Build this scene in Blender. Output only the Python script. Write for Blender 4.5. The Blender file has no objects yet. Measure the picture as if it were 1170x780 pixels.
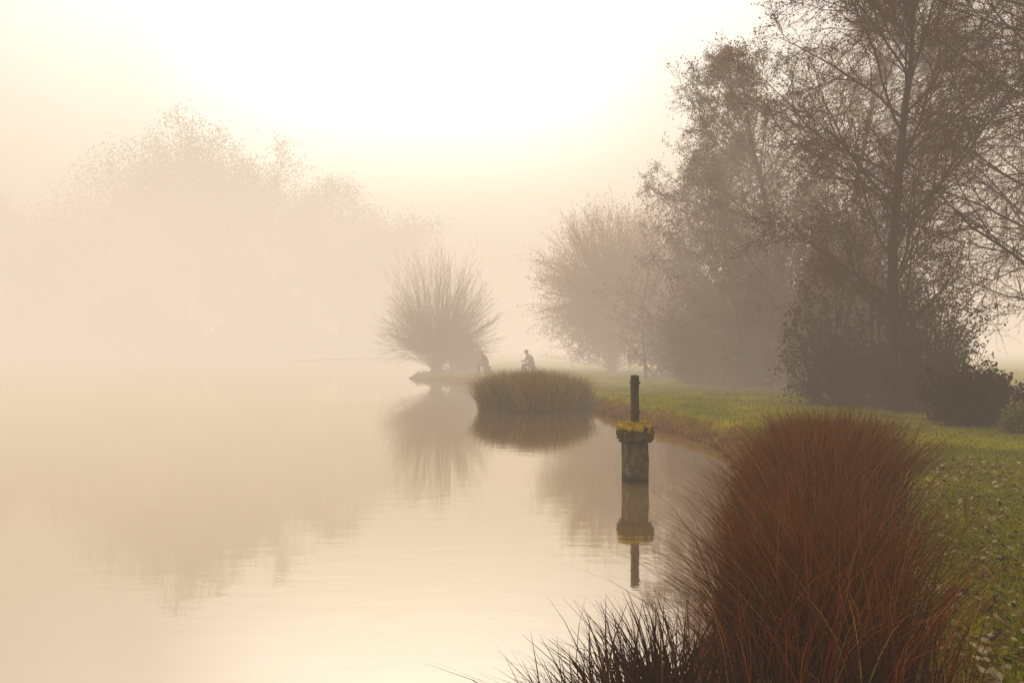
import bpy, math, random
import numpy as np
from mathutils import Vector, Matrix
rng=np.random.default_rng(7); random.seed(7)
scene=bpy.context.scene
scene.view_settings.view_transform='Standard'
scene.view_settings.look='None'
scene.view_settings.exposure=0
COL=scene.collection

# ------------------------------------------------------------ helpers
def link(o,parent=None):
    COL.objects.link(o)
    if parent is not None: o.parent=parent
    return o
def info(o,label=None,category=None,kind=None,group=None):
    if label:o["label"]=label
    if category:o["category"]=category
    if kind:o["kind"]=kind
    if group:o["group"]=group
    return o
def build_mesh(name,verts,facesets,mats=(),matidx=None,tint=None,smooth=False):
    me=bpy.data.meshes.new(name)
    verts=np.asarray(verts,dtype=np.float32)
    me.vertices.add(len(verts)); me.vertices.foreach_set("co",verts.ravel())
    fs=[np.asarray(f,dtype=np.int32) for f in facesets if len(f)]
    loops=np.concatenate([f.ravel() for f in fs])
    tot=np.concatenate([np.full(len(f),f.shape[1],dtype=np.int32) for f in fs])
    start=np.concatenate([[0],np.cumsum(tot)[:-1]]).astype(np.int32)
    me.loops.add(len(loops)); me.loops.foreach_set("vertex_index",loops)
    me.polygons.add(len(tot)); me.polygons.foreach_set("loop_start",start)
    me.polygons.foreach_set("loop_total",tot)
    for m in mats: me.materials.append(m)
    if matidx is not None:
        me.polygons.foreach_set("material_index",np.asarray(matidx,dtype=np.int32))
    if smooth: me.polygons.foreach_set("use_smooth",np.ones(len(tot),dtype=bool))
    me.update(calc_edges=True)
    if tint is not None:
        a=me.color_attributes.new("tint",'FLOAT_COLOR','POINT')
        c=np.ones((len(verts),4),dtype=np.float32); c[:,:3]=tint
        a.data.foreach_set("color",c.ravel())
    me.validate()
    return me
def norm(v): return v/np.maximum(np.linalg.norm(v,axis=-1,keepdims=True),1e-9)
def perp(v):
    r=rng.normal(size=v.shape); r-= (r*v).sum(-1,keepdims=True)*v
    return norm(r)
def tubes(P,R,sides):
    N,k,_=P.shape
    T=np.empty_like(P); T[:,1:-1]=P[:,2:]-P[:,:-2]; T[:,0]=P[:,1]-P[:,0]; T[:,-1]=P[:,-1]-P[:,-2]
    T=norm(T)
    ref=np.tile(np.array([0.31,0.77,0.55]),(N,1)); 
    ref=norm(ref)[:,None,:]*np.ones((1,k,1))
    U=norm(np.cross(T,ref)); V=np.cross(T,U)
    a=np.arange(sides)*2*math.pi/sides
    ring=P[:,:,None,:]+R[:,:,None,None]*(np.cos(a)[None,None,:,None]*U[:,:,None,:]+np.sin(a)[None,None,:,None]*V[:,:,None,:])
    verts=ring.reshape(-1,3)
    idx=np.arange(N*k*sides).reshape(N,k,sides)
    a0=idx[:,:-1,:]; b0=np.roll(a0,-1,axis=2); a1=idx[:,1:,:]; b1=np.roll(a1,-1,axis=2)
    q=np.stack([a0,b0,b1,a1],axis=-1).reshape(-1,4)
    return verts,q
def grow(S,D,L,r0,r1,k,wob,trop):
    pts=[S]; d=norm(D); p=S
    trop=np.asarray(trop,dtype=float)
    for i in range(k):
        d=norm(d+rng.normal(size=d.shape)*wob+np.array([0,0,1.0])*(trop if trop.ndim==0 else trop[:,None]))
        p=p+d*(L/k)[:,None]; pts.append(p)
    P=np.stack(pts,axis=1)
    t=np.linspace(0,1,k+1)[None,:]
    R=r0[:,None]*(1-t)+r1[:,None]*t
    return P,R
def spawn(P,R,m,t0,t1,am,asd):
    N,k1,_=P.shape; k=k1-1
    t=t0+(t1-t0)*((np.arange(m)[None,:]+rng.random((N,m)))/m)
    f=np.clip(t*k,0,k-1e-4); i=f.astype(int); w=(f-i)
    n=np.arange(N)[:,None]
    S=P[n,i]*(1-w[...,None])+P[n,i+1]*w[...,None]
    T=norm(P[n,i+1]-P[n,i]); r=R[n,i]*(1-w)+R[n,i+1]*w
    S=S.reshape(-1,3); T=T.reshape(-1,3)
    ang=np.radians(rng.normal(am,asd,size=len(S)))
    D=T*np.cos(ang)[:,None]+perp(T)*np.sin(ang)[:,None]
    return S,D,r.ravel(),t.ravel()
def leaf_quads(C,size):
    n=len(C); a=norm(rng.normal(size=(n,3))); b=perp(a)
    s=(size*(0.6+0.8*rng.random(n)))[:,None]
    v=np.stack([C-a*s,C+b*s*0.55,C+a*s,C-b*s*0.55],axis=1).reshape(-1,3)
    return v,np.arange(4*n).reshape(-1,4)
def merge(parts):
    vs=[];fs=[];mi=[];off=0
    for v,f,m in parts:
        vs.append(v); fs.append(f+off); mi.append(np.full(len(f),m)); off+=len(v)
    return np.concatenate(vs),fs,np.concatenate(mi)

# ------------------------------------------------------------ materials
def newmat(name):
    m=bpy.data.materials.new(name); m.use_nodes=True
    nt=m.node_tree; nt.nodes.clear()
    out=nt.nodes.new("ShaderNodeOutputMaterial")
    return m,nt,out
def noise_mat(name,c1,c2,scale=5,rough=0.9,bump=0.0,detail=6,c3=None,coords='Object'):
    m,nt,out=newmat(name); N=nt.nodes.new; L=nt.links.new
    tc=N("ShaderNodeTexCoord"); nz=N("ShaderNodeTexNoise"); nz.inputs["Scale"].default_value=scale; nz.inputs["Detail"].default_value=detail
    L(tc.outputs[coords],nz.inputs["Vector"])
    cr=N("ShaderNodeValToRGB"); e=cr.color_ramp.elements
    e[0].position=0.35; e[0].color=(*c1,1); e[1].position=0.65; e[1].color=(*c2,1)
    if c3: x=e.new(0.78); x.color=(*c3,1)
    L(nz.outputs["Fac"],cr.inputs["Fac"])
    b=N("ShaderNodeBsdfPrincipled"); b.inputs["Roughness"].default_value=rough
    b.inputs["Specular IOR Level"].default_value=0.2
    L(cr.outputs["Color"],b.inputs["Base Color"])
    if bump>0:
        bp=N("ShaderNodeBump"); bp.inputs["Strength"].default_value=bump; bp.inputs["Distance"].default_value=0.03
        L(nz.outputs["Fac"],bp.inputs["Height"]); L(bp.outputs["Normal"],b.inputs["Normal"])
    L(b.outputs["BSDF"],out.inputs["Surface"])
    return m
def leaf_mat(name,color=None,transl=0.35,var=0.35,scale=3.0):
    m,nt,out=newmat(name); N=nt.nodes.new; L=nt.links.new
    if color is None:
        at=N("ShaderNodeAttribute"); at.attribute_name="tint"; src=at.outputs["Color"]
    else:
        tc=N("ShaderNodeTexCoord"); nz=N("ShaderNodeTexNoise"); nz.inputs["Scale"].default_value=scale
        L(tc.outputs["Object"],nz.inputs["Vector"])
        cr=N("ShaderNodeValToRGB"); e=cr.color_ramp.elements
        e[0].position=0.35; e[1].position=0.65
        e[0].color=(*[c*(1-var) for c in color],1); e[1].color=(*[c*(1+var) for c in color],1)
        L(nz.outputs["Fac"],cr.inputs["Fac"]); src=cr.outputs["Color"]
    d=N("ShaderNodeBsdfDiffuse"); t=N("ShaderNodeBsdfTranslucent"); mx=N("ShaderNodeMixShader")
    mx.inputs["Fac"].default_value=transl
    L(src,d.inputs["Color"]); L(src,t.inputs["Color"])
    L(d.outputs[0],mx.inputs[1]); L(t.outputs[0],mx.inputs[2]); L(mx.outputs[0],out.inputs["Surface"])
    return m
def flat_mat(name,c,rough=0.8):
    return noise_mat(name,tuple(x*0.8 for x in c),tuple(x*1.15 for x in c),scale=12,rough=rough)

M_bark=noise_mat("bark",(0.035,0.02,0.02),(0.07,0.045,0.04),scale=7,bump=0.5)
M_twig=noise_mat("twig_bark",(0.065,0.028,0.024),(0.11,0.05,0.036),scale=3)
M_willow=noise_mat("willow_shoots",(0.20,0.11,0.03),(0.30,0.17,0.05),scale=2)
M_leafbrown=leaf_mat("autumn_leaves",(0.17,0.062,0.035),0.45)
M_leafgold=leaf_mat("golden_leaves",(0.42,0.22,0.05),0.4)
M_leafpale=leaf_mat("pale_green_leaves",(0.22,0.24,0.08),0.4)
M_leafdark=leaf_mat("dark_evergreen_leaves",(0.04,0.022,0.013),0.2)
M_leaffar=leaf_mat("wood_leaves",(0.14,0.07,0.035),0.3,scale=0.3)
M_blade=leaf_mat("reed_blades",None,0.3)
M_grass=leaf_mat("grass_blades",None,0.5)
M_litter=leaf_mat("fallen_leaf",None,0.15)

# ------------------------------------------------------------ terrain
shore=np.array([(-200,-30),(-60,-12),(-20,-2),(-6,1.2),(-2,2.4),(0.0,3.0),(0.8,3.9),(1.35,5.2),(1.95,7),(2.9,10),(3.95,13.2),(4.1,15.5),
 (3.7,18),(3.2,20.5),(2.7,22.7),(2.3,25.5),(1.9,29),(0.9,34),(-0.9,38.5),(-2.8,42),(-4.8,44.8),(-6.0,46.3),(-5.6,49),(-3.5,55),(-1,66),(-3,80),(-12,92),
 (-34,98),(-60,99),(-100,96),(-150,100),(-200,104)],dtype=float)
def smooth_poly(p,it=2):
    for _ in range(it):
        q=[p[0]]
        for a,b in zip(p[:-1],p[1:]): q+= [a*0.75+b*0.25,a*0.25+b*0.75]
        q.append(p[-1]); p=np.array(q)
    return p
shore=smooth_poly(shore,2)
poly=shore
def sdist(x,y):
    x=np.asarray(x,dtype=float).ravel(); y=np.asarray(y,dtype=float).ravel()
    best=np.full(len(x),1e9); inside=np.zeros(len(x),bool)
    n=len(poly)
    for i in range(n):
        ax,ay=poly[i]; bx,by=poly[(i+1)%n]
        if i<n-1:
            dx,dy=bx-ax,by-ay; t=np.clip(((x-ax)*dx+(y-ay)*dy)/(dx*dx+dy*dy),0,1)
            best=np.minimum(best,np.hypot(x-ax-t*dx,y-ay-t*dy))
        c=((ay>y)!=(by>y)); 
        xi=(bx-ax)*(y-ay)/(by-ay if by!=ay else 1e-9)+ax
        inside^= c&(x<xi)
    return np.where(inside,-best,best)
def ground_z(x,y):
    x=np.asarray(x,dtype=float); y=np.asarray(y,dtype=float)
    s=sdist(x,y)
    x=x.ravel();y=y.ravel()
    s=s+0.10*np.sin(x*2.3+y*1.7)*np.cos(y*2.9-x)+0.06*np.sin(5.1*y+1.3*x)
    t=np.clip((s+0.15)/0.75,0,1); t=t*t*(3-2*t)
    z=-0.7+0.7*np.clip((s+2.0)/1.85,0,1)+0.42*t
    z+=np.clip(s-0.6,0,60)*0.006
    z+=np.where(s>0.5,0.02*np.sin(x*1.3+0.4*y)*np.sin(y*0.9)+0.012*np.sin(3.1*x)*np.sin(2.7*y+x),0)
    return z
def gz(x,y): return float(ground_z([x],[y])[0])

xs=np.concatenate([[-700,-450,-300,-220],np.arange(-180,-20,8.0),np.arange(-20,-4,0.8),np.arange(-4,13,0.16),np.arange(13,40,1.0),[45,60,90,140,220,350,700]])
ys=np.concatenate([[-300,-120,-60,-30,-15,-8,-4],np.arange(-2,30,0.18),np.arange(30,60,0.6),np.arange(60,120,2.5),[130,150,190,260,400,700,1000]])
X,Y=np.meshgrid(xs,ys); Z=ground_z(X,Y).reshape(X.shape)
V=np.stack([X,Y,Z],-1).reshape(-1,3)
idx=np.arange(V.shape[0]).reshape(X.shape)
Q=np.stack([idx[:-1,:-1],idx[:-1,1:],idx[1:,1:],idx[1:,:-1]],-1).reshape(-1,4)
m,nt,out=newmat("lawn_and_soil"); N=nt.nodes.new; L=nt.links.new
geo=N("ShaderNodeNewGeometry"); sep=N("ShaderNodeSeparateXYZ"); L(geo.outputs["Position"],sep.inputs[0])
n1=N("ShaderNodeTexNoise"); n1.inputs["Scale"].default_value=0.8; n1.inputs["Detail"].default_value=8; L(geo.outputs["Position"],n1.inputs["Vector"])
n2=N("ShaderNodeTexNoise"); n2.inputs["Scale"].default_value=28; n2.inputs["Detail"].default_value=5; L(geo.outputs["Position"],n2.inputs["Vector"])
cg=N("ShaderNodeValToRGB"); e=cg.color_ramp.elements
e[0].position=0.3; e[0].color=(0.19,0.22,0.004,1); e[1].position=0.7; e[1].color=(0.46,0.42,0.008,1)
L(n1.outputs["Fac"],cg.inputs["Fac"])
cs=N("ShaderNodeValToRGB"); e=cs.color_ramp.elements
e[0].position=0.3; e[0].color=(0.035,0.018,0.008,1); e[1].position=0.7; e[1].color=(0.24,0.09,0.02,1)
L(n2.outputs["Fac"],cs.inputs["Fac"])
mr=N("ShaderNodeMapRange"); mr.inputs["From Min"].default_value=0.22; mr.inputs["From Max"].default_value=0.36
ad=N("ShaderNodeMath"); ad.operation='MULTIPLY_ADD'; ad.inputs[1].default_value=0.12; L(n2.outputs["Fac"],ad.inputs[0]); L(sep.outputs["Z"],ad.inputs[2])
L(ad.outputs[0],mr.inputs["Value"])
mc=N("ShaderNodeMix"); mc.data_type='RGBA'; L(mr.outputs[0],mc.inputs["Factor"]); L(cs.outputs["Color"],mc.inputs["A"]); L(cg.outputs["Color"],mc.inputs["B"])
mv=N("ShaderNodeMix"); mv.data_type='RGBA'; mv.blend_type='MULTIPLY'; mv.inputs["Factor"].default_value=0.4
cv=N("ShaderNodeValToRGB"); cv.color_ramp.elements[0].position=0.3; cv.color_ramp.elements[0].color=(0.35,0.35,0.35,1); cv.color_ramp.elements[1].position=0.65
L(n2.outputs["Fac"],cv.inputs["Fac"]); L(mc.outputs["Result"],mv.inputs["A"]); L(cv.outputs["Color"],mv.inputs["B"])
b=N("ShaderNodeBsdfDiffuse"); L(mv.outputs["Result"],b.inputs["Color"])
bp=N("ShaderNodeBump"); bp.inputs["Distance"].default_value=0.03; bp.inputs["Strength"].default_value=0.8; L(n2.outputs["Fac"],bp.inputs["Height"]); L(bp.outputs[0],b.inputs["Normal"])
L(b.outputs[0],out.inputs["Surface"])
o=link(bpy.data.objects.new("ground",build_mesh("ground",V,[Q],[m],smooth=True))); info(o,kind="structure",label="grassy lake bank and lawn with soil edge",category="ground")

# water
m,nt,out=newmat("lake_water"); N=nt.nodes.new; L=nt.links.new
geo=N("ShaderNodeNewGeometry")
mp=N("ShaderNodeMapping"); mp.inputs["Scale"].default_value=(0.9,2.6,1); L(geo.outputs["Position"],mp.inputs["Vector"])
n1=N("ShaderNodeTexNoise"); n1.inputs["Scale"].default_value=1.6; n1.inputs["Detail"].default_value=3; L(mp.outputs[0],n1.inputs["Vector"])
bp=N("ShaderNodeBump"); bp.inputs["Strength"].default_value=0.09; bp.inputs["Distance"].default_value=0.02; L(n1.outputs["Fac"],bp.inputs["Height"])
gl=N("ShaderNodeBsdfGlossy"); gl.inputs["Roughness"].default_value=0.04; gl.inputs["Color"].default_value=(0.98,0.94,0.87,1)
df=N("ShaderNodeBsdfDiffuse"); df.inputs["Color"].default_value=(0.38,0.26,0.12,1)
fr=N("ShaderNodeFresnel"); fr.inputs["IOR"].default_value=1.9
L(bp.outputs[0],gl.inputs["Normal"]); L(bp.outputs[0],fr.inputs["Normal"])
mrw=N("ShaderNodeMapRange"); mrw.inputs["From Min"].default_value=0.1; mrw.inputs["From Max"].default_value=0.7; mrw.inputs["To Min"].default_value=0.5; mrw.inputs["To Max"].default_value=0.96
L(fr.outputs[0],mrw.inputs["Value"])
mx=N("ShaderNodeMixShader"); L(mrw.outputs[0],mx.inputs[0]); L(df.outputs[0],mx.inputs[1]); L(gl.outputs[0],mx.inputs[2]); L(mx.outputs[0],out.inputs["Surface"])
v=[(-200,-45,0),(14,-45,0),(14,125,0),(-200,125,0)]
o=link(bpy.data.objects.new("water",build_mesh("water",v,[np.array([[0,1,2,3]])],[m]))); info(o,kind="structure",label="still misty lake water with faint ripples",category="water")

# ------------------------------------------------------------ blades
def blades(base,H,lean,W,segs,c_base,c_mid,c_tip,bend=1.0):
    n=len(base); t=np.linspace(0,1,segs+1)
    az=rng.random(n)*2*math.pi; w=np.stack([np.cos(az),np.sin(az),np.zeros(n)],-1)
    kink=rng.normal(size=(n,2))*0.05*H[:,None]
    P=np.zeros((n,segs+1,3))
    P[:,:,:2]=base[:,None,:2]+lean[:,None,:]*(t**(1.0+bend))[None,:,None]+kink[:,None,:]*np.sin(t*math.pi)[None,:,None]
    ln=np.hypot(lean[:,0],lean[:,1])/H
    zz=t[None,:]*(1-0.28*np.clip(ln,0,1.6)[:,None]*t[None,:]**2)
    P[:,:,2]=base[:,None,2]+H[:,None]*zz
    wd=W[:,None]*(1-t[None,:]**2*0.92)*0.5
    A=P-w[:,None,:]*wd[...,None]; B=P+w[:,None,:]*wd[...,None]
    v=np.stack([A,B],2).reshape(-1,3)
    idx=np.arange(n*(segs+1)*2).reshape(n,segs+1,2)
    q=np.stack([idx[:,:-1,0],idx[:,:-1,1],idx[:,1:,1],idx[:,1:,0]],-1).reshape(-1,4)
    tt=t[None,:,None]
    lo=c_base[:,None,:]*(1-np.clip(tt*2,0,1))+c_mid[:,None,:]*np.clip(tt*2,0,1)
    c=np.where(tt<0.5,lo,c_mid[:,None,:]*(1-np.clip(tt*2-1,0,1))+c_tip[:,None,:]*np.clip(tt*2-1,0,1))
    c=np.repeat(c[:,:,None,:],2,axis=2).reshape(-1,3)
    return v,q,c
def pal(n,cols,probs,var=0.3):
    i=rng.choice(len(cols),size=n,p=probs); c=np.array(cols)[i]
    return c*(1+var*(rng.random((n,1))*2-1))
def inpoly(x,y,pg):
    ins=np.zeros(len(x),bool); n=len(pg)
    for i in range(n):
        ax,ay=pg[i];bx,by=pg[(i+1)%n]
        if ay==by: continue
        ins^=((ay>y)!=(by>y))&(x<(bx-ax)*(y-ay)/(by-ay)+ax)
    return ins
def sample_poly(pg,n):
    pg=np.array(pg); lo=pg.min(0);hi=pg.max(0); out=np.zeros((0,2))
    while len(out)<n:
        p=lo+(hi-lo)*rng.random((n*2,2)); out=np.concatenate([out,p[inpoly(p[:,0],p[:,1],pg)]])
    return out[:n]
RUST=[(0.20,0.042,0.014),(0.10,0.028,0.012),(0.28,0.080,0.022),(0.055,0.045,0.012),(0.30,0.19,0.08)]
def reed_clump(name,pg,n,h,hs,leanf,W,label,cols=RUST,probs=(0.32,0.30,0.14,0.18,0.06),tuft=40,center=None,segs=5,extra_lean=(0,0),zmin=-0.1,hfun=None,spread=1.0,wildp=0.03,ths=0.12,tl=0.0,tipc=None,basef=0.2,free_=0.25,offl=0.13):
    tc=sample_poly(pg,tuft); th=rng.normal(1,ths,tuft); tlean=rng.normal(size=(tuft,2))*tl
    k=rng.integers(0,tuft,n)
    sc=np.sqrt(np.ptp(np.array(pg)[:,0])*np.ptp(np.array(pg)[:,1])/tuft)*0.34
    off=rng.normal(size=(n,2))*sc
    p=tc[k]+off
    free=rng.random(n)<free_
    p[free]=sample_poly(pg,free.sum()); 
    z=np.maximum(ground_z(p[:,0],p[:,1]),zmin)-0.02
    H=np.clip(h*th[k]*rng.normal(1,hs,n),0.25*h,h*1.22)
    if hfun is not None: H=H*hfun(p[:,0],p[:,1])
    c=np.array(center) if center is not None else np.array(pg).mean(0)
    rad=(p-c)
    lean=(off/sc*offl+rng.normal(size=(n,2))*0.12+tlean[k])*H[:,None]*spread+rad*leanf*H[:,None]+np.array(extra_lean)*H[:,None]
    wild=rng.random(n)<wildp; lean[wild]*=2.0
    ll=np.hypot(lean[:,0],lean[:,1])/H; lean*=np.minimum(1,0.85/np.maximum(ll,1e-6))[:,None]
    base=np.column_stack([p,z])
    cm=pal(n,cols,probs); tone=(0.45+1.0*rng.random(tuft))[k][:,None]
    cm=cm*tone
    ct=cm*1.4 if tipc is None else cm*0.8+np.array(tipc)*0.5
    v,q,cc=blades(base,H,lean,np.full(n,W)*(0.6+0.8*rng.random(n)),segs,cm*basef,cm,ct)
    o=link(bpy.data.objects.new(name,build_mesh(name,v,[q],[M_blade],tint=cc)))
    o["label"]=label; o["category"]="reeds"
    return o
pgA=[(1.15,3.3),(1.47,4.4),(1.73,5.4),(2.1,6.6),(2.5,7.4),(3.3,8.2),(3.4,7.6),(2.7,6.4),(2.08,5.2),(1.72,4.0),(1.5,3.2)]
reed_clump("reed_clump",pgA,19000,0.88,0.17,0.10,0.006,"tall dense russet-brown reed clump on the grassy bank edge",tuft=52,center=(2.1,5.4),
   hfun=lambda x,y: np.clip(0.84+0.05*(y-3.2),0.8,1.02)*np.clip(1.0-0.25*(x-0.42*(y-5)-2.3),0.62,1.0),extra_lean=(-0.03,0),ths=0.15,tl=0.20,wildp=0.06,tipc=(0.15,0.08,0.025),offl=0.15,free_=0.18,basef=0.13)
pgB=[(0.10,3.35),(0.40,3.75),(0.75,3.95),(0.9,3.6),(0.75,3.15),(0.4,3.0)]
reed_clump("reed_clump",pgB,850,0.66,0.18,0.40,0.0125,"low dark spiky reed clump fanning over the water edge",
  cols=[(0.04,0.022,0.016),(0.07,0.026,0.015),(0.12,0.055,0.03)],probs=(0.5,0.35,0.15),tuft=13,center=(0.6,3.5),extra_lean=(-0.10,0.0),spread=1.0,wildp=0.0,tl=0.18)
a=np.linspace(0,2*math.pi,18)[:-1]
pgC=[(0.62+1.6*math.cos(t)*(1+0.08*math.sin(3*t)),24.3+1.1*math.sin(t)) for t in a]
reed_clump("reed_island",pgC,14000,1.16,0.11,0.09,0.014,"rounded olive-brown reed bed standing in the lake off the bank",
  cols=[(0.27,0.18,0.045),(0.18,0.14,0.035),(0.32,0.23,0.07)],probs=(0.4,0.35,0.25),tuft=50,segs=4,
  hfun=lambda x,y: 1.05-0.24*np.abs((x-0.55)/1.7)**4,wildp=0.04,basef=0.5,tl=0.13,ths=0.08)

# bank fringe grass along shoreline
seg=shore[(shore[:,1]>7.5)&(shore[:,1]<50)&(shore[:,0]>-12)]
d=np.r_[0,np.cumsum(np.hypot(*np.diff(seg,axis=0).T))]
n=13000; s=rng.random(n)**1.5*d[-1]
cx=np.interp(s,d,seg[:,0]); cy=np.interp(s,d,seg[:,1])
off=rng.random(n)*0.5-0.12
p=np.column_stack([cx+off,cy+rng.normal(size=n)*0.15])
clmp=0.5+0.5*np.sin(s*2.1)*np.sin(s*0.77+1)
H=(0.07+0.2*clmp*rng.random(n))*(1.25-0.6*np.abs(off))
base=np.column_stack([p,ground_z(p[:,0],p[:,1])-0.01])
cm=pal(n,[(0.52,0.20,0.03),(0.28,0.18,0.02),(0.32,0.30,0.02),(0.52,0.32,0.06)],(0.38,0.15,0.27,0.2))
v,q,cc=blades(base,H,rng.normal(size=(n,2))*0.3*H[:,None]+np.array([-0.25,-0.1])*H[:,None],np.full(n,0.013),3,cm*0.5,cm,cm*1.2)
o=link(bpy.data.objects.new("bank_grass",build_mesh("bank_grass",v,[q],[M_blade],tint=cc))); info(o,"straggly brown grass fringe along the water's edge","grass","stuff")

def lawn(n,x0,x1,y0,y1,hm,w,pw=1.0):
    x=x0+(x1-x0)*rng.random(n); y=y0+(y1-y0)*rng.random(n)**pw
    keep=(sdist(x,y)>0.35)&(x/y<0.75)&(x/y>0.1); return x[keep],y[keep],hm,w
parts=[];cols=[]
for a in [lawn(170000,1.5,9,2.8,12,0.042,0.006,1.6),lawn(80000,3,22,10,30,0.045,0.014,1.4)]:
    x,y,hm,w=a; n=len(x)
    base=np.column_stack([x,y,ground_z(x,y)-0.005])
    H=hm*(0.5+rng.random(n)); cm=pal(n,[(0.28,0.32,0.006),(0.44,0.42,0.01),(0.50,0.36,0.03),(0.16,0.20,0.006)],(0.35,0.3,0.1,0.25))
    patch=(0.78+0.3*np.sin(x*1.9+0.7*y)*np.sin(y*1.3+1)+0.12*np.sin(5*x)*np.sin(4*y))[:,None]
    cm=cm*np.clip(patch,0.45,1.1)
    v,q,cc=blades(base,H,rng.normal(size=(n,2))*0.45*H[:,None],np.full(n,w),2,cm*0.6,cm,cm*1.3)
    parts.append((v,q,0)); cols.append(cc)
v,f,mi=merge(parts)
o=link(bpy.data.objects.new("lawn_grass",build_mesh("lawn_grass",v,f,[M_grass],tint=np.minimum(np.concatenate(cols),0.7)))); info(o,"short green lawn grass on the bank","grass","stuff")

# fallen leaves (ground cover)
n=15000
x=1.6+5.5*rng.random(n); y=2.8+8*rng.random(n)**1.9
k=(sdist(x,y)>0.6)&(x>0.4+0.33*y); x=x[k];y=y[k]
dens=np.sin(x*1.7+1)*np.sin(y*1.1)+rng.random(len(x))*1.6>0.3; x=x[dens];y=y[dens]; n=len(x)
ang=rng.random(n)*2*math.pi; sz=0.011+0.019*rng.random(n)
nv=7
prof=np.array([(1.0,0),(0.35,0.55),(-0.3,0.62),(-0.95,0.12),(-0.95,-0.12),(-0.3,-0.62),(0.35,-0.55)])
lx=prof[:,0][None,:]*sz[:,None]*(0.7+0.6*rng.random((n,nv))); ly=prof[:,1][None,:]*sz[:,None]*(0.7+0.6*rng.random((n,nv)))
curl=(rng.random(n)*24-3)[:,None]; lz=curl*(lx**2+1.6*ly**2)*1.2
tx=rng.normal(size=n)*0.4; ty=rng.normal(size=n)*0.4
lz=lz+lx*tx[:,None]+ly*ty[:,None]
wx=x[:,None]+lx*np.cos(ang)[:,None]-ly*np.sin(ang)[:,None]; wy=y[:,None]+lx*np.sin(ang)[:,None]+ly*np.cos(ang)[:,None]
wz=ground_z(x,y)[:,None]+0.03+0.02*rng.random(n)[:,None]+lz
v=np.stack([wx,wy,wz],-1).reshape(-1,3); f=np.arange(n*nv).reshape(n,nv)
cm=np.repeat(pal(n,[(0.32,0.22,0.09),(0.52,0.42,0.26),(0.20,0.10,0.03),(0.08,0.045,0.02)],(0.33,0.2,0.27,0.2)),nv,axis=0)
o=link(bpy.data.objects.new("fallen_leaves",build_mesh("fallen_leaves",v,[f],[M_litter],tint=cm))); info(o,"curled tan and brown autumn leaves scattered on the lawn","leaves","stuff")

# ------------------------------------------------------------ trees
def make_tree(name,x,y,trunkparts,crownparts,label,mats_t,mats_c,cat="tree"):
    z=gz(x,y)-0.05
    e=bpy.data.objects.new(name,None); e.location=(x,y,z); e.empty_display_size=0.3; link(e)
    info(e,label,cat)
    v,f,mi=merge(trunkparts); link(bpy.data.objects.new("trunk",build_mesh(name+"_trunk",v,f,mats_t,mi,smooth=True)),e)
    v,f,mi=merge(crownparts); link(bpy.data.objects.new("crown",build_mesh(name+"_crown",v,f,mats_c,mi)),e)
    return e
def spreading(name,x,y,H,label,r0=0.16,limbs=20,spread=0.36,leafn=3,leafs=0.045,lmat=None,t0=0.22,droop=-0.02,twigs=5,l2=9,l3=7,lean=(0,0),up=55,twr=0.004,leafskip=0.0,ltrop=0.07,lr=0.42):
    tp=[];cp=[]
    S=np.zeros((1,3)); D=np.array([[lean[0],lean[1],1.0]])
    P0,R0=grow(S,D,np.full(1,H*0.98),np.full(1,r0),np.full(1,0.02),12,0.05,0.02)
    R0[:,0]*=1.5
    tp.append((*tubes(P0,R0,9),0))
    S,D,r,t=spawn(P0,R0,limbs,t0,0.97,up,10)
    Lm=H*spread*(0.35+0.9*np.sin(np.clip((t-t0)/(1-t0)*0.9+0.12,0,1)*math.pi)**0.7)*(1-0.25*t)*rng.normal(1,0.15,len(t))
    P1,R1=grow(S,D,Lm,r*lr+0.006,np.full(len(r),0.007),8,0.11,ltrop)
    tp.append((*tubes(P1,R1,6),0))
    S,D,r,t=spawn(P1,R1,l2,0.15,1.0,42,14)
    L2=np.repeat(Lm,l2)*0.42*(1.15-0.6*t)*rng.normal(1,0.2,len(t))
    P2,R2=grow(S,D,np.clip(L2,0.1,9),r*0.5+0.004,np.full(len(r),0.005),5,0.13,0.03 if droop>-0.05 else -0.04)
    cp.append((*tubes(P2,R2,4),0))
    S,D,r,t=spawn(P2,R2,l3,0.1,1.0,40,15)
    L3=np.repeat(L2,l3)*0.45*(1.1-0.4*t)*rng.normal(1,0.25,len(t))
    P3,R3=grow(S,D,np.clip(L3,0.08,5),np.minimum(r*0.6+0.003,0.010),np.full(len(r),twr*0.7),4,0.15,droop)
    cp.append((*tubes(P3,R3,3),0))
    S,D,r,t=spawn(P3,R3,twigs,0.15,1.0,38,15)
    L4=np.clip(rng.normal(0.30,0.1,len(t))*H/11,0.08,0.8)
    P4,R4=grow(S,D,L4,np.full(len(r),twr),np.full(len(r),twr*0.5),3,0.18,droop*2)
    cp.append((*tubes(P4,R4,3),0))
    if leafn>0:
        c=P4[:,1:].reshape(-1,3)
        keep=rng.random(len(c))<leafn/3.0
        fld=np.sin(c[:,0]*1.7)+np.sin(c[:,1]*1.9+1)+np.sin(c[:,2]*2.1+2)
        keep&=(fld+rng.random(len(c))*2.5>0.2+leafskip)
        c=c[keep]+rng.normal(size=(keep.sum(),3))*0.05
        v,q=leaf_quads(c,leafs); cp.append((v,q,1))
    return make_tree(name,x,y,tp,cp,label,[M_bark],[M_twig,lmat or M_leafbrown])

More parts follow.
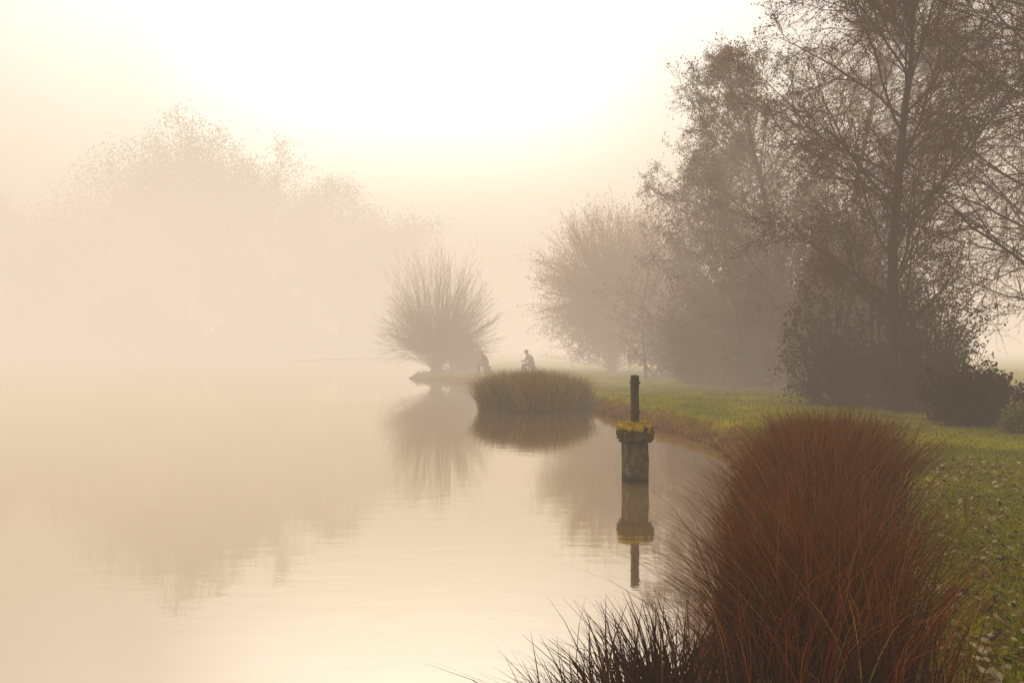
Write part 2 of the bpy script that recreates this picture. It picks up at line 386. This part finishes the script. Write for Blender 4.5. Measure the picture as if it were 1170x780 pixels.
spreading("alder_tree",9.1,19.0,12.4,"tall slender tree with thin brown autumn foliage on the lawn",r0=0.15,limbs=40,spread=0.29,leafn=1.7,leafs=0.03,t0=0.12,l2=11,twigs=6,lr=0.34)
spreading("birch_tree",11.3,14.9,12.0,"bare tree with long drooping twigs and sparse leaves",r0=0.15,limbs=44,spread=0.50,leafn=0.8,leafs=0.021,t0=0.18,droop=-0.15,up=64,l2=14,l3=9,twigs=5,twr=0.003,ltrop=0.025,lr=0.27)
spreading("alder_tree",17.0,24.0,13.5,"slender nearly bare tree with fine dense twigs on the lawn",r0=0.15,limbs=36,spread=0.36,leafn=0.9,leafs=0.03,t0=0.14,l2=10,twigs=6,lr=0.33)
spreading("autumn_tree",8.9,32.5,9.8,"broad misty tree with brown autumn foliage",r0=0.16,limbs=40,spread=0.35,leafn=2.4,leafs=0.042,t0=0.08,twr=0.005,leafskip=-0.5,twigs=6,lr=0.36)
spreading("autumn_tree",10.1,28.2,11.4,"tall misty tree with twiggy brown crown",r0=0.16,limbs=40,spread=0.32,leafn=2.2,leafs=0.04,t0=0.08,twr=0.005,leafskip=-0.4,twigs=6,lr=0.34)
spreading("autumn_tree",12.2,28.8,14.0,"tall misty tree behind the others on the lawn",r0=0.18,limbs=38,spread=0.29,leafn=2.0,leafs=0.042,t0=0.10,twr=0.006,leafskip=-0.3,lr=0.36,twigs=6)

def pollard(name,x,y,H,Rr,trunkh,label,n=420,mat=None,leaf=0,r=0.010,low=-5,tr=0.34,fine=9,lsz=0.05,sd_=0.07,zpow=1.0,wob=0.06,basebush=0.0):
    tp=[];cp=[]
    P0,R0=grow(np.zeros((1,3)),np.array([[0.03,0,1.]]),np.array([trunkh]),np.array([tr]),np.array([tr*1.05]),5,0.02,0.05)
    R0[:,0]*=1.35
    tp.append((*tubes(P0,R0,12),0))
    top=P0[0,-1]
    nl=16; az=np.arange(nl)/nl*2*math.pi+rng.random(nl)*0.5; el=np.radians(rng.uniform(0,80,nl))
    D=np.stack([np.cos(az)*np.cos(el),np.sin(az)*np.cos(el),np.sin(el)],-1)
    P1,R1=grow(np.tile(top,(nl,1))-D*0.1,D,np.full(nl,Rr*0.28),np.full(nl,0.4*tr),np.full(nl,0.05),4,0.12,0.05)
    tp.append((*tubes(P1,R1,7),0))
    m=n//nl
    S,D,rr,t=spawn(P1,R1,m,0.15,1.0,40,24)
    N_=len(S); u=rng.random(N_)**zpow; lo=math.sin(math.radians(low)); sz_=lo+(1-lo)*u
    az=np.arctan2(S[:,1]-top[1],S[:,0]-top[0])+rng.normal(size=N_)*0.9
    D=np.stack([np.cos(az)*np.sqrt(1-sz_**2),np.sin(az)*np.sqrt(1-sz_**2),sz_],-1)
    el=np.arcsin(np.clip(D[:,2],-1,1)); 
    hh=H-trunkh
    Lm=1/np.sqrt((np.cos(el)/Rr)**2+(np.sin(el)/np.where(el>0,hh,trunkh*1.15))**2)*rng.normal(0.84,sd_,len(t))
    Lm=np.clip(Lm-np.linalg.norm(S-top,axis=1)*0.6,0.5,20)
    P2,R2=grow(S,D,Lm,np.full(len(t),r*1.7),np.full(len(t),r*0.5),8,wob,np.where(el>0,0.025,0.0))
    cp.append((*tubes(P2,R2,4),0))
    if basebush>0:   # shoots rising straight from the foot of the trunk
        nb=int(n*0.35); az=rng.random(nb)*2*math.pi; ee=np.radians(rng.uniform(12,75,nb))
        Db=np.stack([np.cos(az)*np.cos(ee),np.sin(az)*np.cos(ee),np.sin(ee)],-1)
        Sb=np.column_stack([np.cos(az)*tr*0.8,np.sin(az)*tr*0.8,0.1+rng.random(nb)*trunkh*0.8])
        Lb=basebush*rng.uniform(0.5,1.1,nb)
        Pb,Rb=grow(Sb,Db,Lb,np.full(nb,r*1.4),np.full(nb,r*0.5),8,wob,0.03)
        cp.append((*tubes(Pb,Rb,4),0))
        P2=np.concatenate([P2,Pb]); R2=np.concatenate([R2,Rb]); Lm=np.concatenate([Lm,Lb])
    S,D,rr,t=spawn(P2,R2,fine,0.25,1.0,24,10)
    L3=np.repeat(Lm,fine)*0.24*(1.1-0.55*t)*rng.normal(1,0.2,len(t))
    P3,R3=grow(S,D,np.clip(L3,0.1,4),np.full(len(t),r*0.7),np.full(len(t),r*0.35),3,0.09,0.02)
    cp.append((*tubes(P3,R3,3),0))
    if leaf:
        c=P3[:,1:].reshape(-1,3); c=c[rng.random(len(c))<leaf]; c=c+rng.normal(size=c.shape)*0.1
        v,q=leaf_quads(c,lsz); cp.append((v,q,1))
    return make_tree(name,x,y,tp,cp,label,[M_bark],[mat or M_willow,M_leafgold])
pollard("pollard_willow",-4.4,46.3,8.1,4.1,1.0,"bare pollard willow with fanned shoots at the water's edge",n=850,low=-6,tr=0.3,r=0.008,fine=8,leaf=0.0,sd_=0.09,zpow=0.85,basebush=3.4)
pollard("pollard_willow",5.6,44.5,10.1,5.2,3.6,"large dome-shaped pollard willow with golden leaves on the lawn",n=1500,leaf=1.0,low=-50,tr=0.2,r=0.009,fine=11,lsz=0.05,sd_=0.07,wob=0.09,basebush=3.6)

def bush(name,x,y,H,W,label,mat,n=26,leafs=0.07,leafd=1.0,dense=6):
    az=rng.random(n)*2*math.pi; el=np.radians(rng.uniform(20,88,n))
    D=np.stack([np.cos(az)*np.cos(el),np.sin(az)*np.cos(el),np.sin(el)],-1)
    S=np.column_stack([rng.normal(size=(n,2))*W*0.12,np.zeros(n)])
    Lm=1/np.sqrt((np.cos(el)/(W/2))**2+(np.sin(el)/H)**2)*rng.normal(0.9,0.12,n)
    P1,R1=grow(S,D,Lm,np.full(n,0.035*H/3+0.008),np.full(n,0.006),6,0.1,0.04)
    tp=[(*tubes(P1,R1,5),0)]
    S,D,r,t=spawn(P1,R1,10,0.1,1.0,45,15)
    L2=np.repeat(Lm,10)*0.32*rng.normal(1,0.25,len(t))
    P2,R2=grow(S,D,np.clip(L2,0.08,4),np.full(len(t),0.009),np.full(len(t),0.004),4,0.15,0.03)
    S,D,r,t=spawn(P2,R2,dense,0.1,1.0,40,15)
    P3,R3=grow(S,D,np.repeat(np.clip(L2,0.08,4),dense)*0.45,np.full(len(t),0.005),np.full(len(t),0.003),3,0.15,0.02)
    cp=[(*tubes(P2,R2,4),0),(*tubes(P3,R3,3),0)]
    c=np.repeat(P3[:,1:].reshape(-1,3),2,axis=0); c=c[rng.random(len(c))<leafd]; c=c+rng.normal(size=c.shape)*0.06
    v,q=leaf_quads(c,leafs); cp.append((v,q,1))
    z=gz(x,y)-0.03
    e=bpy.data.objects.new(name,None); e.location=(x,y,z); link(e); info(e,label,"bush")
    v,f,mi=merge(tp); link(bpy.data.objects.new("stem",build_mesh(name+"_stem",v,f,[M_bark],mi)),e)
    v,f,mi=merge(cp); link(bpy.data.objects.new("foliage",build_mesh(name+"_foliage",v,f,[M_twig,mat],mi)),e)
for (x,y,H,W) in [(8.2,37.5,7.0,5.2),(7.8,32.0,5.2,4.0),(9.2,29.5,6.4,4.8),(10.4,26.0,6.0,4.4),(12.4,27.5,6.5,5.0)]:
    bush("shrub",x,y,H,W,"dense dark multi-stemmed shrub under the trees",M_leafbrown,n=48,leafs=0.062,dense=8,leafd=1.0)
bush("shrub",8.9,20.6,4.4,3.4,"dark leafy shrub at the foot of the slender tree",M_leafdark,n=36,leafs=0.045,leafd=0.8)
bush("shrub",9.6,18.6,3.2,2.3,"dark leafy shrub at the foot of the slender tree",M_leafdark,n=32,leafs=0.04,leafd=0.8)
bush("laurel_bush",9.0,15.6,1.05,1.7,"low dark evergreen bush on the lawn",M_leafdark,n=30,leafs=0.045)
bush("pale_bush",8.95,13.9,0.36,0.6,"small pale green leafy plant on the lawn",M_leafpale,n=22,leafs=0.03)
bush("shrub",-2.9,47.6,1.9,2.4,"low brown shrub beside the pollard willow",M_leafbrown,n=24,leafs=0.06)

def far_tree(x,y,H,W,label,ls=0.2):
    tp=[];cp=[]
    P0,R0=grow(np.zeros((1,3)),np.array([[0.03,0,1.]]),np.array([H*0.80]),np.array([0.45]),np.array([0.08]),10,0.05,0.02)
    tp.append((*tubes(P0,R0,8),0))
    nl=44; S,D,r,t=spawn(P0,R0,nl,0.04,0.98,58,10)
    Lm=W*0.55*(0.5+0.75*np.sin(np.clip(t*0.85+0.05,0,1)*math.pi)**0.5)*rng.normal(1,0.08,nl)
    P1,R1=grow(S,D,Lm,r*0.4+0.03,np.full(nl,0.03),6,0.1,0.06); tp.append((*tubes(P1,R1,5),0))
    S,D,r,t=spawn(P1,R1,11,0.1,1.0,50,18); L2=np.repeat(Lm,11)*0.34*(1.1-0.5*t)
    P2,R2=grow(S,D,L2,np.full(len(t),0.04),np.full(len(t),0.015),4,0.15,0.0); cp.append((*tubes(P2,R2,3),0))
    S,D,r,t=spawn(P2,R2,9,0.1,1.0,42,15); L3=np.repeat(L2,9)*0.45
    P3,R3=grow(S,D,L3,np.full(len(t),0.018),np.full(len(t),0.008),3,0.2,0.0); cp.append((*tubes(P3,R3,3),0))
    c=np.repeat(P3[:,1:].reshape(-1,3),4,axis=0)+rng.normal(size=(len(P3)*12,3))*0.85
    v,q=leaf_quads(c,ls); cp.append((v,q,1))
    make_tree("lakeside_tree",x,y,tp,cp,label,[M_bark],[M_twig,M_leaffar])
far_tree(-57,102,15,17,"rounded tree faint in the mist across the lake",0.15)
far_tree(-43.0,106,27,20,"very tall broad tree faint in the mist across the lake",0.17)
far_tree(-32,106,23,18,"tall broad tree faint in the mist across the lake",0.17)
far_tree(-21,104,17,17,"rounded tree faint in the mist across the lake",0.15)
far_tree(-69,104,12,17,"rounded tree faint in the mist across the lake",0.15)
n=70000
x=-95+87*rng.random(n); hm=6.0+2.2*np.sin(x*0.35)+1.3*np.sin(x*0.9+1)+0.8*np.sin(x*2.3)
u=rng.random(n); z=0.1+hm*u**0.8; y=102.5+(rng.random(n)-0.5)*7*np.sqrt(np.clip(1-u**2,0.02,1))
v,q=leaf_quads(np.column_stack([x,y,z]),0.30)
o=link(bpy.data.objects.new("far_thicket",build_mesh("far_thicket",v,[q],[M_leaffar]))); info(o,"continuous misty thicket along the far shore","bushes","stuff")

# ------------------------------------------------------------ mooring post in the water
def box_mesh(name,dims,mat,bevel=0.012,jit=0.006,segs=5,taper=None):
    import bmesh
    bm=bmesh.new(); bmesh.ops.create_cube(bm,size=1.0)
    bmesh.ops.scale(bm,vec=dims,verts=bm.verts)
    bmesh.ops.bevel(bm,geom=bm.edges[:],offset=bevel,segments=2,affect='EDGES')
    bmesh.ops.subdivide_edges(bm,edges=[e for e in bm.edges if e.calc_length()>0.08],cuts=segs,use_grid_fill=True)
    for v in bm.verts:
        n=math.sin(v.co.x*37+v.co.z*23)*math.sin(v.co.y*31+v.co.z*17)
        v.co+=Vector((v.co.x,v.co.y,0))*0.04*n+Vector([random.uniform(-jit,jit) for _ in range(3)])
        if taper: 
            k=1+taper*(v.co.z/dims[2]); v.co.x*=k; v.co.y*=k
    me=bpy.data.meshes.new(name); bm.to_mesh(me); bm.free(); me.materials.append(mat)
    return me
m,nt,out=newmat("weathered_concrete"); N=nt.nodes.new; L=nt.links.new
geo=N("ShaderNodeNewGeometry"); sep=N("ShaderNodeSeparateXYZ"); L(geo.outputs["Position"],sep.inputs[0])
nz=N("ShaderNodeTexNoise"); nz.inputs["Scale"].default_value=8; nz.inputs["Detail"].default_value=8; L(geo.outputs["Position"],nz.inputs["Vector"])
cr=N("ShaderNodeValToRGB"); e=cr.color_ramp.elements; e[0].position=0.35; e[0].color=(0.03,0.026,0.01,1); e[1].position=0.62; e[1].color=(0.13,0.115,0.06,1); x_=e.new(0.72); x_.color=(0.34,0.31,0.24,1)
L(nz.outputs["Fac"],cr.inputs["Fac"])
ma=N("ShaderNodeMath"); ma.operation='MULTIPLY_ADD'; ma.inputs[1].default_value=0.2; L(nz.outputs["Fac"],ma.inputs[0]); L(sep.outputs["Z"],ma.inputs[2])
mr=N("ShaderNodeMapRange"); mr.inputs["From Min"].default_value=0.16; mr.inputs["From Max"].default_value=0.26; mr.inputs["To Min"].default_value=0.12; mr.inputs["To Max"].default_value=1; L(ma.outputs[0],mr.inputs["Value"])
mm=N("ShaderNodeMix"); mm.data_type='RGBA'; mm.inputs["A"].default_value=(0.02,0.018,0.01,1); L(mr.outputs[0],mm.inputs["Factor"]); L(cr.outputs["Color"],mm.inputs["B"])
b=N("ShaderNodeBsdfPrincipled"); b.inputs["Roughness"].default_value=0.85; b.inputs["Specular IOR Level"].default_value=0.2; L(mm.outputs["Result"],b.inputs["Base Color"])
bp=N("ShaderNodeBump"); bp.inputs["Strength"].default_value=0.7; bp.inputs["Distance"].default_value=0.03; L(nz.outputs["Fac"],bp.inputs["Height"]); L(bp.outputs[0],b.inputs["Normal"]); L(b.outputs[0],out.inputs["Surface"])
M_conc=m
M_oldwood=noise_mat("old_dark_wood",(0.025,0.02,0.01),(0.09,0.07,0.03),scale=14,bump=0.6)
m,nt,out=newmat("mossy_stone"); N=nt.nodes.new; L=nt.links.new
geo=N("ShaderNodeNewGeometry"); sep=N("ShaderNodeSeparateXYZ"); L(geo.outputs["Position"],sep.inputs[0])
nz=N("ShaderNodeTexNoise"); nz.inputs["Scale"].default_value=16; nz.inputs["Detail"].default_value=8; L(geo.outputs["Position"],nz.inputs["Vector"])
cr=N("ShaderNodeValToRGB"); e=cr.color_ramp.elements; e[0].position=0.35; e[0].color=(0.02,0.018,0.006,1); e[1].position=0.7; e[1].color=(0.11,0.09,0.02,1)
L(nz.outputs["Fac"],cr.inputs["Fac"])
ma=N("ShaderNodeMath"); ma.operation='MULTIPLY_ADD'; ma.inputs[1].default_value=0.30; L(nz.outputs["Fac"],ma.inputs[0]); L(sep.outputs["Z"],ma.inputs[2])
mr=N("ShaderNodeMapRange"); mr.inputs["From Min"].default_value=0.90; mr.inputs["From Max"].default_value=0.99; L(ma.outputs[0],mr.inputs["Value"])
mm=N("ShaderNodeMix"); mm.data_type='RGBA'; mm.inputs["B"].default_value=(0.60,0.42,0.012,1); L(mr.outputs[0],mm.inputs["Factor"]); L(cr.outputs["Color"],mm.inputs["A"])
b=N("ShaderNodeBsdfDiffuse"); L(mm.outputs["Result"],b.inputs["Color"])
bp=N("ShaderNodeBump"); bp.inputs["Strength"].default_value=0.9; bp.inputs["Distance"].default_value=0.03; L(nz.outputs["Fac"],bp.inputs["Height"]); L(bp.outputs[0],b.inputs["Normal"]); L(b.outputs[0],out.inputs["Surface"])
M_capstone=m
px,py=1.79,11.6
e=bpy.data.objects.new("mooring_post",None); e.location=(px,py,0); e.rotation_euler=(0,0,math.radians(14)); link(e)
info(e,"weathered concrete post with mossy cap and wooden stake in the lake","post")
o=link(bpy.data.objects.new("column",box_mesh("column",(0.315,0.30,1.5),M_conc,taper=-0.05)),e); o.location=(0,0,-0.18)
o=link(bpy.data.objects.new("cap_block",box_mesh("cap_block",(0.43,0.40,0.29),M_capstone,bevel=0.035,jit=0.014)),e); o.location=(0,0,0.72)
n=2600; p=np.column_stack([rng.uniform(-0.205,0.205,n),rng.uniform(-0.19,0.19,n),np.full(n,0.862)])
Hm=0.008+0.014*rng.random(n); cm=pal(n,[(0.60,0.42,0.02),(0.36,0.28,0.015),(0.66,0.42,0.03)],(0.4,0.3,0.3))
v,q,cc=blades(p,Hm,(rng.normal(size=(n,2))*0.5)*Hm[:,None],np.full(n,0.012),2,cm*0.7,cm,cm)
o=link(bpy.data.objects.new("moss",build_mesh("moss",v,[q],[M_blade],tint=cc)),e)
o=link(bpy.data.objects.new("stake",box_mesh("stake",(0.10,0.10,0.70),M_oldwood,bevel=0.01,jit=0.004)),e); o.location=(0.0,0.0,1.20)
o=link(bpy.data.objects.new("iron_strap",box_mesh("iron_strap",(0.125,0.125,0.035),M_oldwood,bevel=0.005,jit=0.001,segs=1)),e); o.location=(0,0,1.44)
o=link(bpy.data.objects.new("iron_strap",box_mesh("iron_strap",(0.125,0.125,0.03),M_oldwood,bevel=0.005,jit=0.001,segs=1)),e); o.location=(0,0,1.02)

# ------------------------------------------------------------ anglers
M_skin=flat_mat("skin",(0.45,0.28,0.2)); M_coat=flat_mat("brown_coat",(0.22,0.08,0.04)); M_trs=flat_mat("dark_trousers",(0.09,0.07,0.06))
M_coat2=flat_mat("grey_coat",(0.30,0.27,0.24)); M_hat=flat_mat("brown_hat",(0.18,0.11,0.07)); M_plast=flat_mat("tackle_box_plastic",(0.4,0.4,0.38),0.5); M_metal=flat_mat("carbon_pole",(0.12,0.09,0.07),0.4); M_boot=flat_mat("boot_rubber",(0.03,0.03,0.02),0.5)
def skin_obj(name,joints,edges,radii,mat,parent,sub=2,root=0):
    me=bpy.data.meshes.new(name); me.from_pydata(joints,edges,[]); me.materials.append(mat)
    o=bpy.data.objects.new(name,me); link(o,parent)
    md=o.modifiers.new("skin",'SKIN')
    sv=me.skin_vertices[0].data
    for i,r in enumerate(radii):
        sv[i].radius=(r if isinstance(r,tuple) else (r,r)); sv[i].use_root=(i==root)
    s=o.modifiers.new("sub",'SUBSURF'); s.levels=sub; s.render_levels=sub
    return o
def head_mesh(c,yaw,mats):
    import bmesh
    bm=bmesh.new(); bmesh.ops.create_uvsphere(bm,u_segments=20,v_segments=14,radius=0.1)
    for v in bm.verts:
        v.co.z*=1.22; v.co.x*=0.82
        if v.co.z<0: v.co.x*=1+v.co.z*2.0; v.co.y*=1+v.co.z*1.2
        if v.co.y<-0.085 and abs(v.co.x)<0.02 and -0.05<v.co.z<0.01: v.co.y-=0.022
        if v.co.y<-0.07 and 0.012<abs(v.co.x)<0.05 and 0.0<v.co.z<0.03: v.co.y+=0.010
        if abs(v.co.x)>0.075 and abs(v.co.z)<0.035 and abs(v.co.y)<0.03: v.co.x*=1.18
    bmesh.ops.translate(bm,vec=c,verts=bm.verts)
    me=bpy.data.meshes.new("head"); bm.to_mesh(me); bm.free(); me.materials.append(mats); return me
def person(x,y,yaw,J,label,coat):
    e=bpy.data.objects.new("person",None); e.location=(x,y,gz(x,y)); e.rotation_euler=(0,0,yaw); link(e); info(e,label,"person")
    jn=["pelvis","belly","chest","neck","head"]; 
    jl=[J[k] for k in jn]; ed=[(0,1),(1,2),(2,3),(3,4)]; rd=[(0.15,0.12),(0.14,0.11),(0.17,0.12),0.06,0.085]
    for s in ("l","r"):
        b=len(jl); jl+=[J["hip"+s],J["knee"+s],J["ankle"+s],J["toe"+s]]; ed+=[(0,b),(b,b+1),(b+1,b+2),(b+2,b+3)]; rd+=[0.095,0.065,0.045,0.035]
    for s in ("l","r"):
        b=len(jl); jl+=[J["sh"+s],J["el"+s],J["wr"+s],J["ha"+s]]; ed+=[(2,b),(b,b+1),(b+1,b+2),(b+2,b+3)]; rd+=[0.062,0.045,0.032,(0.04,0.02)]
        w=Vector(J["wr"+s]); h=Vector(J["ha"+s]); d=(h-w).normalized(); side=d.cross(Vector((0,0,1))).normalized()
        for i in range(4):
            c=len(jl); a=h+side*(i-1.5)*0.02+d*0.025; jl+=[tuple(a),tuple(a+d*0.03+Vector((0,0,-0.02))),tuple(a+d*0.025+Vector((0,0,-0.045)))]
            ed+=[(b+3,c),(c,c+1),(c+1,c+2)]; rd+=[0.009,0.008,0.007]
        c=len(jl); a=w.lerp(h,0.5)+side*0.035; jl+=[tuple(a),tuple(a+d*0.04+side*0.01+Vector((0,0,0.01)))]; ed+=[(b+3,c),(c,c+1)]; rd+=[0.01,0.008]
    skin_obj("body",jl,ed,rd,M_skin,e)
    link(bpy.data.objects.new("head",head_mesh(Vector(J["head"])+Vector((0,-0.01,0.04)),0,M_skin)),e)
    jl=[J["pelvis"],J["belly"],J["chest"],J["collar"]]; ed=[(0,1),(1,2),(2,3)]; rd=[(0.18,0.15),(0.175,0.145),(0.20,0.15),0.085]
    for s in("l","r"):
        b=len(jl); jl+=[J["sh"+s],J["el"+s],J["wr"+s]]; ed+=[(2,b),(b,b+1),(b+1,b+2)]; rd+=[0.085,0.066,0.05]
    skin_obj("coat",jl,ed,rd,coat,e)
    jl=[tuple(Vector(J["pelvis"])+Vector((0,0,-0.02)))]; ed=[]; rd=[(0.165,0.14)]
    for s in("l","r"):
        b=len(jl); jl+=[J["hip"+s],J["knee"+s],J["ankle"+s]]; ed+=[(0,b),(b,b+1),(b+1,b+2)]; rd+=[0.11,0.08,0.065]
    skin_obj("trousers",jl,ed,rd,M_trs,e)
    for s in("l","r"):
        a=Vector(J["ankle"+s]);t=Vector(J["toe"+s])
        skin_obj("boot",[tuple(a+Vector((0,0,0.08))),tuple(a+Vector((0,0.02,-0.03))),tuple(t)],[(0,1),(1,2)],[0.06,0.055,(0.05,0.035)],M_boot,e)
    h=Vector(J["head"])
    import bmesh
    bm=bmesh.new(); bmesh.ops.create_uvsphere(bm,u_segments=18,v_segments=10,radius=0.105)
    for v in bm.verts:
        if v.co.z<0: v.co.z*=0.12; 
        if v.co.z<0.02:
            v.co.x*=1.25; v.co.y*=1.35
        v.co.z*=0.85
    bmesh.ops.translate(bm,vec=h+Vector((0,-0.01,0.09)),verts=bm.verts)
    me=bpy.data.meshes.new("hat"); bm.to_mesh(me); bm.free(); me.materials.append(M_hat); link(bpy.data.objects.new("hat",me),e)
    return e
sit=dict(pelvis=(0,0.1,0.52),belly=(0,0.07,0.67),chest=(0,-0.06,0.88),collar=(0,-0.14,0.98),neck=(0,-0.14,1.01),head=(0,-0.21,1.10),
 hipl=(-0.10,0.05,0.49),kneel=(-0.16,-0.36,0.50),anklel=(-0.17,-0.38,0.09),toel=(-0.18,-0.54,0.04),
 hipr=(0.10,0.05,0.49),kneer=(0.17,-0.36,0.50),ankler=(0.2,-0.33,0.09),toer=(0.22,-0.49,0.04),
 shl=(-0.19,-0.08,0.93),ell=(-0.25,-0.15,0.72),wrl=(-0.13,-0.36,0.68),hal=(-0.10,-0.44,0.68),
 shr=(0.19,-0.08,0.93),elr=(0.26,-0.07,0.72),wrr=(0.12,-0.21,0.64),har=(0.08,-0.28,0.64))
def seat_box(x,y,yaw,label,mat):
    e=bpy.data.objects.new("seat_box",None); 
    e.location=(x-0.12*math.sin(yaw),y+0.12*math.cos(yaw),gz(x,y)); e.rotation_euler=(0,0,yaw); link(e); info(e,label,"box")
    o=link(bpy.data.objects.new("box_body",box_mesh("box_body",(0.42,0.36,0.32),mat,bevel=0.02,jit=0.0)),e); o.location=(0,0.0,0.16)
    o=link(bpy.data.objects.new("cushion",box_mesh("cushion",(0.44,0.38,0.07),M_hat,bevel=0.025,jit=0.0)),e); o.location=(0,0,0.357)
ax,ay=-1.45,42.6; ya=math.radians(-98)
person(ax,ay,ya,sit,"seated angler in brown coat and hat holding a long pole",M_coat)
seat_box(ax,ay,ya,"dark fishing seat box with cushion on the bank",M_trs)
bx,by=0.95,41.5; yb=math.radians(-70)
person(bx,by,yb,sit,"seated angler in grey coat and hat on a seat box",M_coat2)
seat_box(bx,by,yb,"pale plastic fishing seat box with cushion on the bank",M_plast)
hz=gz(ax,ay)+0.68
def rot(v,a): return (v[0]*math.cos(a)-v[1]*math.sin(a), v[0]*math.sin(a)+v[1]*math.cos(a))
h1=rot((-0.10,-0.46),ya); 
t=np.linspace(-0.06,1,16); Lp=9.6
P=np.stack([ax+h1[0]-Lp*t, ay+h1[1]-1.0*t, hz+0.45*t-0.45*np.clip(t,0,1)**2.2],-1)[None]
R=(0.013*(1-0.7*np.clip(t,0,1)))[None]
v,q=tubes(P,R,6)
o=link(bpy.data.objects.new("fishing_pole",build_mesh("fishing_pole",v,[q],[M_metal],smooth=True))); info(o,"very long thin dark fishing pole held out over the lake","fishing pole")

# ------------------------------------------------------------ mist volumes
def mist(name,x0,x1,y0,y1,z1,dens,col,label):
    m,nt,out=newmat(name); N=nt.nodes.new; L=nt.links.new
    va=N("ShaderNodeVolumeAbsorption"); va.inputs["Color"].default_value=(0,0,0,1); va.inputs["Density"].default_value=dens
    em=N("ShaderNodeEmission"); em.inputs["Color"].default_value=(*col,1); em.inputs["Strength"].default_value=dens  # mist glows by itself: emission stands in for sunlight scattered in the fog
    ad=N("ShaderNodeAddShader"); L(va.outputs[0],ad.inputs[0]); L(em.outputs[0],ad.inputs[1]); L(ad.outputs[0],out.inputs["Volume"])
    v=np.array([(x,y,z) for z in (-3,z1) for (x,y) in ((x0,y0),(x1,y0),(x1,y1),(x0,y1))],dtype=float)
    f=np.array([[3,2,1,0],[4,5,6,7],[0,1,5,4],[1,2,6,5],[2,3,7,6],[3,0,4,7]])
    o=link(bpy.data.objects.new(name,build_mesh(name,v,[f],[m]))); info(o,label,"mist",kind="structure")
mist("mist_layer",-600,600,-200,900,16,0.0070,(0.89,0.69,0.52),"thin warm morning mist over lake and lawn")
mist("mist_bank",-590,590,23,890,20,0.014,(0.93,0.77,0.58),"denser warm mist bank over the far water")
mist("mist_bank",-580,580,40,880,36,0.0122,(1.0,0.87,0.68),"denser warm mist bank over the far water")

# ------------------------------------------------------------ sky, sun
EL=math.radians(17.5); AZ=math.radians(-7)
sd=Vector((math.sin(AZ)*math.cos(EL),math.cos(AZ)*math.cos(EL),math.sin(EL)))
w=bpy.data.worlds.new("World"); scene.world=w; w.use_nodes=True; nt=w.node_tree; nt.nodes.clear(); N=nt.nodes.new; L=nt.links.new
wo=N("ShaderNodeOutputWorld")
sk=N("ShaderNodeTexSky"); sk.sky_type='NISHITA'; sk.sun_disc=False; sk.sun_elevation=EL; sk.sun_rotation=AZ; sk.dust_density=1.0; sk.air_density=1.0
b1=N("ShaderNodeBackground"); b1.inputs["Strength"].default_value=0.02; L(sk.outputs[0],b1.inputs["Color"])
tc=N("ShaderNodeTexCoord"); vm=N("ShaderNodeVectorMath"); vm.operation='DOT_PRODUCT'; vm.inputs[1].default_value=sd; L(tc.outputs["Generated"],vm.inputs[0])
cr=N("ShaderNodeValToRGB"); cr.color_ramp.interpolation='EASE'; e=cr.color_ramp.elements
e[0].position=0.0; e[0].color=(0.22,0.20,0.19,1); e[1].position=1.0; e[1].color=(1.9,1.83,1.66,1)
x=e.new(0.75); x.color=(0.36,0.32,0.315,1)
x=e.new(0.86); x.color=(0.50,0.45,0.435,1)
x=e.new(0.95); x.color=(0.92,0.87,0.80,1)
L(vm.outputs["Value"],cr.inputs["Fac"])
b2=N("ShaderNodeBackground"); b2.inputs["Strength"].default_value=2.2; L(cr.outputs["Color"],b2.inputs["Color"])
ad=N("ShaderNodeAddShader"); L(b1.outputs[0],ad.inputs[0]); L(b2.outputs[0],ad.inputs[1]); L(ad.outputs[0],wo.inputs["Surface"])
ld=bpy.data.lights.new("sun",'SUN'); ld.energy=4.2; ld.angle=math.radians(15); ld.color=(1,0.87,0.62)
lo=link(bpy.data.objects.new("sun",ld)); lo.rotation_euler=(-sd).to_track_quat('-Z','Y').to_euler()
lo.visible_glossy=False

# ------------------------------------------------------------ camera
cd=bpy.data.cameras.new("camera"); cd.lens=28; cd.sensor_width=36; cd.clip_end=3000; cd.clip_start=0.05
co=link(bpy.data.objects.new("camera",cd)); co.location=(0,0,2.0); co.rotation_euler=(math.radians(90+0.19),0,0)
scene.camera=co
